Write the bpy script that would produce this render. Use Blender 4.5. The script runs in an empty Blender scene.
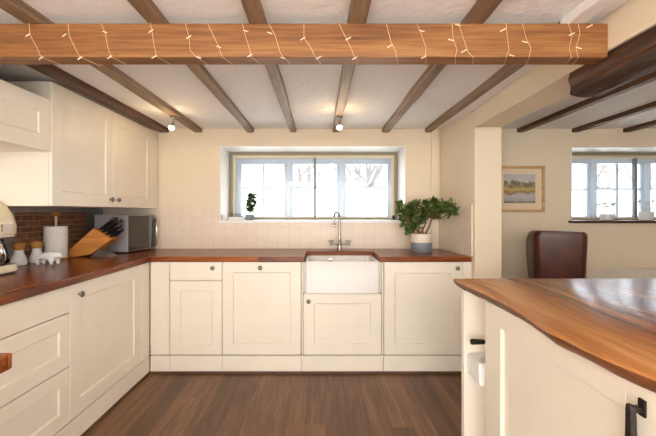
import bpy, bmesh, math, random
from mathutils import Vector, Matrix, noise
random.seed(7)
S = bpy.context.scene
COL = S.collection
PI = math.pi

# ------------------------------------------------------------------ camera
cam_d = bpy.data.cameras.new('camera')
cam = bpy.data.objects.new('camera', cam_d); COL.objects.link(cam)
cam.location = (0, 0, 1.246); cam.rotation_euler = (PI/2, 0, 0)
cam_d.sensor_width = 36; cam_d.lens = 370/656*36
cam_d.shift_x = 8/656; cam_d.shift_y = -6/656
cam_d.clip_start = 0.02
S.camera = cam
# ------------------------------------------------------------------ world / light / exposure
W = bpy.data.worlds.new('overcast'); S.world = W; W.use_nodes = True
bg = W.node_tree.nodes['Background']
# overcast sky: cool towards the garden (+Y), warmer and brighter behind the camera, raised there to add frontal fill indoors
_t = W.node_tree
_c = _t.nodes.new('ShaderNodeTexCoord'); _s = _t.nodes.new('ShaderNodeSeparateXYZ'); _t.links.new(_c.outputs['Generated'], _s.inputs[0])
_r = _t.nodes.new('ShaderNodeMapRange'); _t.links.new(_s.outputs[1], _r.inputs['Value'])
_r.inputs['From Min'].default_value = -.5; _r.inputs['From Max'].default_value = .3
_m = _t.nodes.new('ShaderNodeMix'); _m.data_type = 'RGBA'; _t.links.new(_r.outputs[0], _m.inputs[0])
_m.inputs[6].default_value = (2.02, 1.98, 1.92, 1); _m.inputs[7].default_value = (.42, .46, .50, 1)
_z = _t.nodes.new('ShaderNodeMath'); _z.operation = 'MULTIPLY_ADD'; _z.use_clamp = False
_zm = _t.nodes.new('ShaderNodeMath'); _zm.operation = 'MAXIMUM'; _t.links.new(_s.outputs[2], _zm.inputs[0]); _zm.inputs[1].default_value = 0
_t.links.new(_zm.outputs[0], _z.inputs[0]); _z.inputs[1].default_value = 9.0; _z.inputs[2].default_value = 1.0
_f = _t.nodes.new('ShaderNodeMix'); _f.data_type = 'FLOAT'; _t.links.new(_r.outputs[0], _f.inputs[0]); _f.inputs[2].default_value = 1.0; _t.links.new(_z.outputs[0], _f.inputs[3])
_v = _t.nodes.new('ShaderNodeVectorMath'); _v.operation = 'SCALE'; _t.links.new(_m.outputs[2], _v.inputs[0]); _t.links.new(_f.outputs[0], _v.inputs['Scale'])
_t.links.new(_v.outputs[0], bg.inputs['Color'])
bg.inputs['Strength'].default_value = 1.0
S.view_settings.view_transform = 'Standard'
S.view_settings.look = 'None'
S.view_settings.gamma = 1
S.view_settings.use_curve_mapping = False
S.view_settings.exposure = 1.78


def P(px, py, Y):
    """world point seen at photo pixel (px,py) at distance Y"""
    return Vector(((px-320)*Y/370, Y, 1.246-(py-212)*Y/370))

# ------------------------------------------------------------------ materials
def srgb(r, g, b):
    f = lambda c: (c/255/12.92) if c/255 <= .04045 else ((c/255+.055)/1.055)**2.4
    return (f(r), f(g), f(b), 1)

class NT:
    def __init__(s, name):
        s.m = bpy.data.materials.new(name); s.m.use_nodes = True
        s.t = s.m.node_tree; s.b = s.t.nodes['Principled BSDF']
        s.out = s.t.nodes['Material Output']
    def n(s, typ, **kw):
        nd = s.t.nodes.new(typ)
        for k, v in kw.items():
            if k.startswith('i_'):
                nd.inputs[k[2:].replace('_', ' ')].default_value = v
            else: setattr(nd, k, v)
        return nd
    def l(s, a, b): s.t.links.new(a, b)
    def math(s, op, a, b=None):
        nd = s.n('ShaderNodeMath', operation=op)
        for i, v in enumerate((a, b)):
            if v is None: continue
            if isinstance(v, (int, float)): nd.inputs[i].default_value = v
            else: s.l(v, nd.inputs[i])
        return nd.outputs[0]
    def ramp(s, fac, stops):
        nd = s.n('ShaderNodeValToRGB'); cr = nd.color_ramp
        while len(cr.elements) < len(stops): cr.elements.new(.5)
        for e, (p, c) in zip(cr.elements, stops): e.position = p; e.color = c
        s.l(fac, nd.inputs[0]); return nd.outputs[0]
    def mix(s, fac, a, b, mode='MIX'):
        nd = s.n('ShaderNodeMix', data_type='RGBA', blend_type=mode)
        for sock, v in ((nd.inputs[0], fac), (nd.inputs[6], a), (nd.inputs[7], b)):
            if isinstance(v, (int, float, tuple)): sock.default_value = v
            else: s.l(v, sock)
        return nd.outputs[2]
    def bump(s, h, strength=.2, dist=.01):
        nd = s.n('ShaderNodeBump'); nd.inputs['Strength'].default_value = strength
        nd.inputs['Distance'].default_value = dist
        s.l(h, nd.inputs['Height']); s.l(nd.outputs[0], s.b.inputs['Normal'])
    def coord(s):
        return s.n('ShaderNodeTexCoord').outputs['Object']

def simple(name, col, rough=.5, metal=0, var=.05, scale=30, bump=0, coat=0):
    t = NT(name); c = t.coord()
    nz = t.n('ShaderNodeTexNoise', i_Scale=scale, i_Detail=4.0); t.l(c, nz.inputs['Vector'])
    dark = tuple(x*(1-var) for x in col[:3])+(1,); lite = tuple(min(1, x*(1+var)) for x in col[:3])+(1,)
    t.l(t.ramp(nz.outputs[0], [(.35, dark), (.65, lite)]), t.b.inputs['Base Color'])
    t.b.inputs['Roughness'].default_value = rough; t.b.inputs['Metallic'].default_value = metal
    if coat: t.b.inputs['Coat Weight'].default_value = coat; t.b.inputs['Coat Roughness'].default_value = .1
    if bump: t.bump(nz.outputs[0], bump, .005)
    return t.m

def wood(name, dark, mid, lite, axis='X', plank=0, grain=1.0, rough=.35, bump=.15, contrast=.5, across='auto', knots=0, stave=None, coat=0, spec=.5):
    """grain runs along axis; optional planks of the given width"""
    t = NT(name); c = t.coord()
    oi = t.n('ShaderNodeObjectInfo')
    sep = t.n('ShaderNodeSeparateXYZ'); t.l(c, sep.inputs[0])
    if axis == 'X': u, v, w = sep.outputs[0], sep.outputs[1], sep.outputs[2]
    elif axis == 'Y': u, v, w = sep.outputs[1], sep.outputs[0], sep.outputs[2]
    else: u, v, w = sep.outputs[2], sep.outputs[0], sep.outputs[1]
    off = t.math('MULTIPLY', oi.outputs['Random'], 17.0)
    pr = None
    if plank:
        idx = t.math('FLOOR', t.math('DIVIDE', v, plank))
        if stave:
            wn0 = t.n('ShaderNodeTexWhiteNoise', noise_dimensions='1D'); t.l(idx, wn0.inputs['W'])
            st = t.math('FLOOR', t.math('ADD', t.math('DIVIDE', u, stave), t.math('MULTIPLY', wn0.outputs[0], 7.0)))
            idx2 = t.math('ADD', t.math('MULTIPLY', idx, 13.37), t.math('MULTIPLY', st, 7.77))
        else: idx2 = idx
        wn = t.n('ShaderNodeTexWhiteNoise', noise_dimensions='1D'); t.l(idx2, wn.inputs['W'])
        pr = wn.outputs[0]
        off = t.math('ADD', off, t.math('MULTIPLY', pr, 31.0))
    cx = t.n('ShaderNodeCombineXYZ')
    t.l(t.math('ADD', t.math('MULTIPLY', u, 1.3*grain), off), cx.inputs[0])
    t.l(t.math('MULTIPLY', v, 16.0*grain), cx.inputs[1]); t.l(t.math('MULTIPLY', w, 16.0*grain), cx.inputs[2])
    n1 = t.n('ShaderNodeTexNoise', i_Scale=1.0, i_Detail=6.0, i_Roughness=.6, i_Distortion=.6); t.l(cx.outputs[0], n1.inputs['Vector'])
    cx2 = t.n('ShaderNodeCombineXYZ')
    t.l(t.math('ADD', t.math('MULTIPLY', u, 5*grain), off), cx2.inputs[0])
    t.l(t.math('MULTIPLY', v, 110.0*grain), cx2.inputs[1]); t.l(t.math('MULTIPLY', w, 110.0*grain), cx2.inputs[2])
    n2 = t.n('ShaderNodeTexNoise', i_Scale=1.0, i_Detail=3.0); t.l(cx2.outputs[0], n2.inputs['Vector'])
    f = t.math('ADD', t.math('MULTIPLY', n1.outputs[0], .6), t.math('MULTIPLY', n2.outputs[0], .4))
    lo, hi = .5-contrast*.36, .5+contrast*.36
    colr = t.ramp(f, [(lo, dark), (.5, mid), (hi, lite)])
    if pr is not None:
        colr = t.mix(1.0, colr, t.ramp(pr, [(0, (.62, .60, .58, 1)), (1, (1.12, 1.1, 1.08, 1))]), 'MULTIPLY')
        edge = t.math('ABSOLUTE', t.math('SUBTRACT', t.math('FRACT', t.math('DIVIDE', v, plank)), .5))
        gap = t.math('GREATER_THAN', edge, .5-.0016/plank)
        colr = t.mix(t.math('MULTIPLY', gap, .6), colr, (dark[0]*.25, dark[1]*.25, dark[2]*.25, 1))
    if knots:
        vo = t.n('ShaderNodeTexVoronoi', i_Scale=knots); 
        cx3 = t.n('ShaderNodeCombineXYZ'); t.l(t.math('ADD', t.math('MULTIPLY', u, .45), off), cx3.inputs[0]); t.l(v, cx3.inputs[1]); t.l(w, cx3.inputs[2])
        t.l(cx3.outputs[0], vo.inputs['Vector'])
        k = t.ramp(vo.outputs['Distance'], [(.0, (1, 1, 1, 1)), (.09, (0, 0, 0, 1))])
        colr = t.mix(t.math('MULTIPLY', k, .7), colr, (dark[0]*.4, dark[1]*.4, dark[2]*.4, 1))
    t.l(colr, t.b.inputs['Base Color'])
    t.b.inputs['Roughness'].default_value = rough
    t.b.inputs['Specular IOR Level'].default_value = spec
    if coat: t.b.inputs['Coat Weight'].default_value = coat; t.b.inputs['Coat Roughness'].default_value = .08
    t.bump(f, bump, .006)
    return t.m

def tile_mat(name, c1, c2, grout, sx, sz, axis, offset=0.0, mortar=.004, rough=.35, bump=.3):
    t = NT(name); c = t.coord(); sep = t.n('ShaderNodeSeparateXYZ'); t.l(c, sep.inputs[0])
    cx = t.n('ShaderNodeCombineXYZ'); t.l(sep.outputs[0 if axis == 'X' else 1], cx.inputs[0]); t.l(sep.outputs[2], cx.inputs[1])
    br = t.n('ShaderNodeTexBrick', offset=offset, squash=1.0)
    for k, v in (('Color1', c1), ('Color2', c2), ('Mortar', grout), ('Scale', 1.0), ('Mortar Size', mortar), ('Mortar Smooth', .2), ('Bias', 0.0), ('Brick Width', sx), ('Row Height', sz)):
        br.inputs[k].default_value = v
    t.l(cx.outputs[0], br.inputs['Vector'])
    nz = t.n('ShaderNodeTexNoise', i_Scale=25.0, i_Detail=4.0); t.l(c, nz.inputs['Vector'])
    colr = t.mix(.35 if bump > .2 else .1, br.outputs['Color'], t.ramp(nz.outputs[0], [(.3, (.55, .5, .45, 1)), (.7, (1, 1, 1, 1))]), 'MULTIPLY')
    t.l(colr, t.b.inputs['Base Color']); t.b.inputs['Roughness'].default_value = rough
    h = t.math('SUBTRACT', t.math('MULTIPLY', nz.outputs[0], .15), br.outputs['Fac'])
    t.bump(h, bump, .004)
    return t.m

def plaster(name, col, bump=.25, scale=9):
    t = NT(name); c = t.coord()
    n1 = t.n('ShaderNodeTexNoise', i_Scale=float(scale), i_Detail=6.0, i_Roughness=.65); t.l(c, n1.inputs['Vector'])
    n2 = t.n('ShaderNodeTexNoise', i_Scale=1.3, i_Detail=2.0); t.l(c, n2.inputs['Vector'])
    d = tuple(x*.95 for x in col[:3])+(1,)
    t.l(t.ramp(n2.outputs[0], [(.3, d), (.7, col)]), t.b.inputs['Base Color'])
    t.b.inputs['Roughness'].default_value = .85
    t.bump(n1.outputs[0], bump, .012)
    return t.m

def glass_mat(name, tint=(1, 1, 1, 1), refl=.06):
    t = NT(name); t.t.nodes.remove(t.b)
    tr = t.n('ShaderNodeBsdfTransparent'); tr.inputs[0].default_value = tint
    gl = t.n('ShaderNodeBsdfGlossy'); gl.inputs['Roughness'].default_value = .02
    lw = t.n('ShaderNodeFresnel'); lw.inputs[0].default_value = 1.3
    mx = t.n('ShaderNodeMixShader'); t.l(lw.outputs[0], mx.inputs[0]); t.l(tr.outputs[0], mx.inputs[1]); t.l(gl.outputs[0], mx.inputs[2])
    t.l(mx.outputs[0], t.out.inputs[0]); return t.m

def emit_mat(name, col, st):
    t = NT(name); t.b.inputs['Base Color'].default_value = col
    t.b.inputs['Emission Color'].default_value = col; t.b.inputs['Emission Strength'].default_value = st; return t.m

M_wall = plaster('cream_plaster', srgb(238, 222, 196), .12)
M_ceil = plaster('white_ceiling_plaster', srgb(243, 240, 237), .8, 16)
M_white = simple('white_gloss_paint', srgb(240, 240, 238), .35, var=.02)
M_cab = simple('cream_cabinet_paint', srgb(244, 235, 219), .38, var=.015, scale=6)
M_carc = simple('cream_carcass', srgb(226, 208, 178), .5, var=.02)
M_tile = tile_mat('cream_wall_tile', srgb(240, 223, 204), srgb(236, 218, 198), srgb(226, 207, 186), .1, .1, 'X', mortar=.0025, bump=.15)
M_tile_s = tile_mat('cream_side_tile', srgb(240, 226, 208), srgb(236, 220, 200), srgb(226, 208, 188), .1, .1, 'Y', mortar=.0025, bump=.15)
M_brick = tile_mat('brown_brick_tile', srgb(150, 98, 66), srgb(110, 72, 50), srgb(160, 130, 102), .11, .04, 'Y', offset=.5, mortar=.004, rough=.6, bump=.6)
M_shade_panel = simple('wall_shade_grey', srgb(150, 148, 146), .35, .6, var=.03)  # grey tone stands in for shade on the wall below the cupboards
M_floor = wood('dark_floorboards', srgb(74, 50, 34), srgb(124, 88, 62), srgb(162, 122, 90), 'Y', plank=.125, grain=1.0, rough=.4, bump=.2, contrast=.7, knots=2.2, stave=2.3)
M_top_x = wood('cherry_worktop_x', srgb(78, 36, 12), srgb(134, 68, 24), srgb(174, 98, 42), 'X', plank=.045, stave=.7, rough=.26, bump=.04, spec=.3)
M_top_y = wood('cherry_worktop_y', srgb(84, 36, 12), srgb(144, 70, 26), srgb(188, 106, 46), 'Y', plank=.045, stave=.7, rough=.26, bump=.04, spec=.3)
def slab_mat():
    t = NT('live_edge_slab'); c = t.coord(); sep = t.n('ShaderNodeSeparateXYZ'); t.l(c, sep.inputs[0])
    x, y = sep.outputs[0], sep.outputs[1]
    def board(k): return t.math('GREATER_THAN', x, k)
    bid = t.math('ADD', board(-.36), board(.10))
    off = t.math('MULTIPLY', bid, 5.3)
    wv = t.n('ShaderNodeTexNoise', i_Scale=1.6, i_Detail=2.0); t.l(c, wv.inputs['Vector'])
    xw = t.math('ADD', x, t.math('MULTIPLY', t.math('SUBTRACT', wv.outputs[0], .5), .16))
    def g(ux, uy, det):
        cx = t.n('ShaderNodeCombineXYZ'); t.l(t.math('MULTIPLY', xw, ux), cx.inputs[0]); t.l(t.math('ADD', t.math('MULTIPLY', y, uy), off), cx.inputs[1])
        n_ = t.n('ShaderNodeTexNoise', i_Scale=1.0, i_Detail=det, i_Roughness=.6, i_Distortion=.4); t.l(cx.outputs[0], n_.inputs['Vector']); return n_.outputs[0]
    g1, g2 = g(13.0, .9, 5.0), g(90.0, 3.0, 3.0)
    f = t.math('ADD', t.math('MULTIPLY', g1, .65), t.math('MULTIPLY', g2, .35))
    heart = t.ramp(f, [(.30, srgb(62, 36, 22)), (.46, srgb(116, 70, 42)), (.56, srgb(160, 102, 60)), (.70, srgb(188, 128, 78))])
    sap = t.ramp(f, [(.30, srgb(140, 82, 42)), (.5, srgb(186, 124, 72)), (.7, srgb(214, 160, 106))])
    d = t.math('ADD', xw, t.math('MULTIPLY', t.math('SUBTRACT', g1, .5), .25))
    k = t.ramp(t.math('ADD', d, 1.0), [(.34, (1, 1, 1, 1)), (.50, (0, 0, 0, 1))])
    colr = t.mix(k, heart, sap)
    for sx in (-.36, .10):
        gap = t.math('LESS_THAN', t.math('ABSOLUTE', t.math('SUBTRACT', xw if False else x, sx)), .002)
        colr = t.mix(t.math('MULTIPLY', gap, .8), colr, srgb(40, 24, 16))
    t.l(colr, t.b.inputs['Base Color']); t.b.inputs['Roughness'].default_value = .21
    t.bump(f, .05, .006); return t.m
M_slab = slab_mat()
M_slab_edge = wood('live_edge_bark', srgb(66, 36, 18), srgb(116, 68, 34), srgb(158, 100, 54), 'Y', grain=1.2, rough=.5, bump=.5, contrast=.7)
M_beam = wood('oak_beam', srgb(80, 46, 20), srgb(140, 90, 46), srgb(174, 124, 74), 'X', grain=.9, rough=.5, bump=.5, contrast=.55, knots=4.5)
M_joist = wood('brown_joist', srgb(92, 72, 56), srgb(136, 110, 86), srgb(172, 144, 116), 'Y', grain=1.0, rough=.55, bump=.35, contrast=.6)
M_joist_d = wood('dark_joist', srgb(60, 36, 22), srgb(88, 56, 34), srgb(112, 74, 46), 'Y', grain=1.0, rough=.55, bump=.35, contrast=.6)
M_old = wood('ancient_dark_beam', srgb(22, 11, 6), srgb(62, 36, 20), srgb(118, 74, 42), 'Y', grain=.8, rough=.6, bump=1.0, contrast=.5)
M_sillwood = wood('dark_sill_wood', srgb(48, 26, 16), srgb(72, 42, 26), srgb(92, 56, 34), 'X', rough=.4, bump=.1)
M_bead = wood('dark_floor_bead', srgb(62, 42, 30), srgb(92, 64, 46), srgb(112, 82, 60), 'X', rough=.5, bump=.1)
M_pew = simple('pewter', srgb(140, 134, 126), .3, .95, var=.15, scale=120)
M_chrome = simple('chrome', srgb(215, 215, 215), .12, 1, var=.01)
M_nickel = simple('brushed_nickel', srgb(170, 166, 160), .28, 1, var=.04)
M_iron = simple('black_iron', srgb(52, 46, 42), .45, .7, var=.15, scale=60, bump=.2)
M_ceramic = simple('white_ceramic', srgb(240, 240, 240), .12, var=.01, coat=.5)
M_sink = simple('fireclay_white', srgb(236, 232, 228), .38, var=.01)
M_rad = simple('cream_radiator_enamel', srgb(240, 230, 212), .35, var=.01)
M_win = simple('backlit_window_paint', srgb(194, 207, 222), .4, var=.02)  # white frames toned blue-grey, their backlit shade put into the colour
M_taupe = simple('taupe_frame', srgb(150, 140, 116), .5, var=.04)
M_creamfr = simple('cream_frame', srgb(222, 208, 180), .5, var=.03)
M_darkal = simple('dark_aluminium', srgb(120, 124, 128), .4, .3, var=.03)
M_glass = glass_mat('window_glass')
M_leather = simple('brown_leather', srgb(76, 32, 20), .38, var=.28, scale=14, bump=.15)
M_leather_d = simple('brown_leather_piping', srgb(64, 26, 18), .35, var=.1)
M_frame = wood('pale_picture_frame', srgb(180, 136, 88), srgb(206, 164, 114), srgb(222, 184, 138), 'X', rough=.5, bump=.05)
M_mount = simple('cream_mount', srgb(236, 214, 180), .8, var=.01)
M_paper = simple('white_paper', srgb(240, 238, 236), .9, var=.01, bump=.2, scale=120)
M_beech = wood('beech', srgb(178, 108, 46), srgb(206, 136, 66), srgb(222, 158, 88), 'X', rough=.4, bump=.05, grain=1.5)
M_cork = simple('cork_brown', srgb(186, 126, 62), .6, var=.1, scale=100)
M_black = simple('black_plastic', srgb(26, 26, 28), .35, var=.1)
M_silver = simple('silver_plastic', srgb(176, 176, 176), .4, .2, var=.02)
M_mwglass = simple('smoked_glass', srgb(56, 52, 46), .12, .3, var=.1, coat=.6)
M_creamenamel = simple('cream_enamel', srgb(240, 226, 194), .2, var=.01, coat=.4)
M_leaf = simple('dark_green_leaf', srgb(88, 110, 52), .4, var=.5, scale=22)
M_leaf2 = simple('sage_green_leaf', srgb(84, 120, 72), .5, var=.3, scale=40)
M_leafp = simple('pale_leaf', srgb(196, 206, 196), .6, var=.1)
M_stem = simple('brown_stem', srgb(122, 92, 62), .7, var=.2)
M_soil = simple('soil', srgb(60, 44, 34), .9, var=.3, scale=80, bump=.5)
M_potw = simple('cream_pot_glaze', srgb(236, 222, 204), .6, var=.02)
M_potg = simple('blue_grey_pot_glaze', srgb(128, 136, 146), .6, var=.06, scale=60)
M_wire = simple('clear_cream_wire', srgb(226, 196, 150), .4, var=.02)
M_bulbp = emit_mat('fairy_bulb', (.9, .76, .58, 1), .03)
M_lamp = emit_mat('lit_lamp', (1, .80, .46, 1), 2.2)
M_bark = simple('pale_grey_bark', srgb(104, 102, 102), .9, var=.15, scale=10)
M_render = plaster('white_render', srgb(244, 244, 242), .2)
M_ground = plaster('pale_paving', srgb(190, 188, 184), .3)
M_ink = simple('dark_ink', srgb(40, 36, 34), .7, var=.05)
M_shade = simple('dark_gap', srgb(40, 30, 24), .9, var=.1)

# ------------------------------------------------------------------ mesh builder
class MB:
    def __init__(s): s.bm = bmesh.new()
    def box(s, x0, x1, y0, y1, z0, z1, mat=None):
        vs = [s.bm.verts.new((x, y, z)) for x in (x0, x1) for y in (y0, y1) for z in (z0, z1)]
        if mat is not None:
            for v in vs: v.co = mat @ v.co
        for f in ((0, 1, 3, 2), (4, 6, 7, 5), (0, 4, 5, 1), (2, 3, 7, 6), (0, 2, 6, 4), (1, 5, 7, 3)):
            s.bm.faces.new([vs[i] for i in f])
        return s
    def prism(s, pts, a0, a1, axis='Z'):
        def co(p, a):
            if axis == 'Z': return (p[0], p[1], a)
            if axis == 'Y': return (p[0], a, p[1])
            return (a, p[0], p[1])
        A = [s.bm.verts.new(co(p, a0)) for p in pts]; B = [s.bm.verts.new(co(p, a1)) for p in pts]
        s.bm.faces.new(A); s.bm.faces.new(B[::-1]); n = len(pts)
        for i in range(n): s.bm.faces.new((A[i], B[i], B[(i+1) % n], A[(i+1) % n]))
        return s
    def lathe(s, prof, c=(0, 0, 0), axis='Z', seg=24, mat=None):
        rings = []
        for r, h in prof:
            if r < 1e-6:
                q = [s.bm.verts.new(s._ax(0, 0, h, c, axis))]
            else:
                q = [s.bm.verts.new(s._ax(r*math.cos(2*PI*i/seg), r*math.sin(2*PI*i/seg), h, c, axis)) for i in range(seg)]
            rings.append(q)
        for a, b in zip(rings, rings[1:]):
            for i in range(seg):
                j = (i+1) % seg
                q = [a[i % len(a)], a[j % len(a)], b[j % len(b)], b[i % len(b)]]
                q2 = []
                for v in q:
                    if v not in q2: q2.append(v)
                if len(q2) > 2:
                    try: s.bm.faces.new(q2)
                    except ValueError: pass
        for q in (rings[0], rings[-1]):
            if len(q) > 2: s.bm.faces.new(q)
        if mat is not None:
            for r in rings:
                for v in r: v.co = mat @ v.co
        return s
    def _ax(s, a, b, h, c, axis):
        if axis == 'Z': p = (a, b, h)
        elif axis == 'Y': p = (a, h, b)
        else: p = (h, a, b)
        return (p[0]+c[0], p[1]+c[1], p[2]+c[2])
    def tube(s, pts, r, seg=8, r2=None):
        pts = [Vector(p) for p in pts]; n = len(pts); prev = None; rings = []
        up = Vector((0, 0, 1))
        for i, p in enumerate(pts):
            d = (pts[min(i+1, n-1)]-pts[max(i-1, 0)])
            d = d.normalized() if d.length > 1e-9 else Vector((0, 0, 1))
            if prev is None:
                a = d.orthogonal().normalized()
            else:
                a = prev-d*prev.dot(d); a = a.normalized() if a.length > 1e-6 else d.orthogonal().normalized()
            b = d.cross(a); prev = a
            rr = r if r2 is None else r+(r2-r)*i/(n-1)
            if isinstance(r, (list, tuple)): rr = r[i]
            rings.append([s.bm.verts.new(p+a*rr*math.cos(2*PI*k/seg)+b*rr*math.sin(2*PI*k/seg)) for k in range(seg)])
        for A, B in zip(rings, rings[1:]):
            for k in range(seg): s.bm.faces.new((A[k], A[(k+1) % seg], B[(k+1) % seg], B[k]))
        s.bm.faces.new(rings[0][::-1]); s.bm.faces.new(rings[-1]); return s
    def ball(s, c, rx, ry=None, rz=None, seg=16, mat=None):
        ry = ry or rx; rz = rz or rx
        m = Matrix.Translation(c) @ (mat.to_4x4() if mat else Matrix()) @ Matrix.Diagonal((rx, ry, rz, 1))
        bmesh.ops.create_uvsphere(s.bm, u_segments=seg, v_segments=max(6, seg//2), radius=1, matrix=m); return s
    def shaker(s, x0, x1, z0, z1, yf, yb, fw=.065, dep=.009, top=None, bot=None):
        """door front facing -y with a sunk centre panel"""
        tp = top if top is not None else fw; bt = bot if bot is not None else fw
        def ring(a, b, c, d, y): return [s.bm.verts.new(p) for p in ((a, y, c), (b, y, c), (b, y, d), (a, y, d))]
        B = ring(x0, x1, z0, z1, yb); F = ring(x0, x1, z0, z1, yf)
        I = ring(x0+fw, x1-fw, z0+bt, z1-tp, yf); e = .005
        R = ring(x0+fw+e, x1-fw-e, z0+bt+e, z1-tp-e, yf+dep)
        for A, C in ((B, F), (F, I), (I, R)):
            for i in range(4): s.bm.faces.new((A[i], A[(i+1) % 4], C[(i+1) % 4], C[i]))
        s.bm.faces.new(R); s.bm.faces.new(B[::-1]); return s
    def build(s, name, mat, parent=None, origin=None, local=False, bevel=0, smooth=None, kind=None, subsurf=0):
        bmesh.ops.recalc_face_normals(s.bm, faces=s.bm.faces[:])
        inv = None
        if parent is not None and not local: inv = MAT[root_of(parent)].inverted()
        elif parent is None:
            if origin is None:
                xs = [v.co for v in s.bm.verts]
                origin = Vector(((min(v.x for v in xs)+max(v.x for v in xs))/2, (min(v.y for v in xs)+max(v.y for v in xs))/2, min(v.z for v in xs)))
            inv = Matrix.Translation(-Vector(origin))
        if inv is not None:
            for v in s.bm.verts: v.co = inv @ v.co
        me = bpy.data.meshes.new(name); s.bm.to_mesh(me); s.bm.free()
        for m in (mat if isinstance(mat, (list, tuple)) else [mat]): me.materials.append(m)
        if smooth is not None:
            for p in me.polygons: p.use_smooth = True
            me.set_sharp_from_angle(angle=math.radians(smooth))
        o = bpy.data.objects.new(name, me); COL.objects.link(o)
        if parent is not None: o.parent = parent
        else:
            o.location = origin; MAT[o] = Matrix.Translation(Vector(origin))
        if bevel:
            b = o.modifiers.new('bevel', 'BEVEL'); b.width = bevel; b.segments = 2; b.limit_method = 'ANGLE'; b.angle_limit = math.radians(35)
        if subsurf:
            b = o.modifiers.new('sub', 'SUBSURF'); b.levels = b.render_levels = subsurf
        if kind: o['kind'] = kind
        return o
MAT = {}
def root_of(o):
    while o.parent is not None: o = o.parent
    return o
def thing(name, label, cat, loc, rz=0, group=None):
    o = bpy.data.objects.new(name, None); COL.objects.link(o); o.location = loc; o.rotation_euler = (0, 0, rz)
    o.empty_display_size = .05
    MAT[o] = Matrix.Translation(Vector(loc)) @ Matrix.Rotation(rz, 4, 'Z')
    return tag(o, label, cat, group)
def tag(o, label, cat, group=None):
    o['label'] = label; o['category'] = cat
    if group: o['group'] = group
    return o
def group_empty(name, loc, kind='structure'):
    o = bpy.data.objects.new(name, None); COL.objects.link(o); o.location = loc; MAT[o] = Matrix.Translation(Vector(loc)); o['kind'] = kind
    o.empty_display_size = .05
    return o

# ------------------------------------------------------------------ shell
WL, WR, WB, FR = -2.02, 4.6, 3.458, -1.6
CZ = 2.025
MB().box(WL-.15, WR+.15, FR, WB+.5, -.05, 0).build('floor', M_floor, kind='structure')
MB().box(WL-.15, WR+.15, FR, WB+.5, CZ, CZ+.06).build('ceiling', M_ceil, kind='structure')
w = MB(); zt = CZ
W1 = (-.935, .80, 1.15, 1.863); W2 = (2.35, 3.95, 1.14, 1.853)
y0, y1 = WB, WB+.5
w.box(WL-.15, W1[0], y0, y1, 0, zt).box(W1[1], W2[0], y0, y1, 0, zt).box(W2[1], WR+.15, y0, y1, 0, zt)
for q in (W1, W2): w.box(q[0], q[1], y0, y1, 0, q[2]).box(q[0], q[1], y0, y1, q[3], zt)
w.build('wall_back', M_wall, kind='structure')
MB().box(WL-.15, WL, FR, WB, 0, CZ).build('wall_left', M_wall, kind='structure')
MB().box(WR, WR+.15, FR, WB, 0, CZ).build('wall_right', M_wall, kind='structure')
MB().box(2.3, WR+.15, FR-.15, FR, 0, CZ).build('wall_front', M_wall, kind='structure')
# pier between the rooms and the boxed downstand running from it
p = MB()
p.prism([(1.12, WB), (1.172, 2.80), (1.377, 2.80), (1.377, WB)], 0, CZ)
p.prism([(1.172, 2.80), (1.146, 1.70), (1.135, 1.45), (1.135, FR), (1.34, FR), (1.377, 2.80)], 1.885, CZ)
p.build('wall_pier', M_wall, kind='structure', bevel=.006)
# tiles, pipe boxing, brick panel, added grey panel imitating wall shade
t = MB(); t.box(WL, 1.034, WB-.012, WB, .905, 1.15).box(WL, W1[0], WB-.012, WB, 1.15, 1.30).box(W1[1], 1.034, WB-.012, WB, 1.15, 1.30)
t.build('trim_1', M_tile, kind='structure')
t = MB(); t.prism([(1.107, WB-.013), (1.158, 2.83), (1.1685, 2.83), (1.119, WB-.013)], .905, 1.30)
t.build('trim_2', M_tile_s, kind='structure')
MB().box(1.035, 1.104, WB-.018, WB-.0005, .906, CZ).build('trim_3', M_wall, kind='structure', bevel=.004)
MB().box(WL, WL+.006, 1.2, 3.44, .905, 1.32).build('trim_4', M_shade_panel, kind='structure')
MB().box(WL+.006, WL+.022, 2.44, 3.16, .9055, 1.243).build('trim_5', M_brick, kind='structure')

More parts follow.
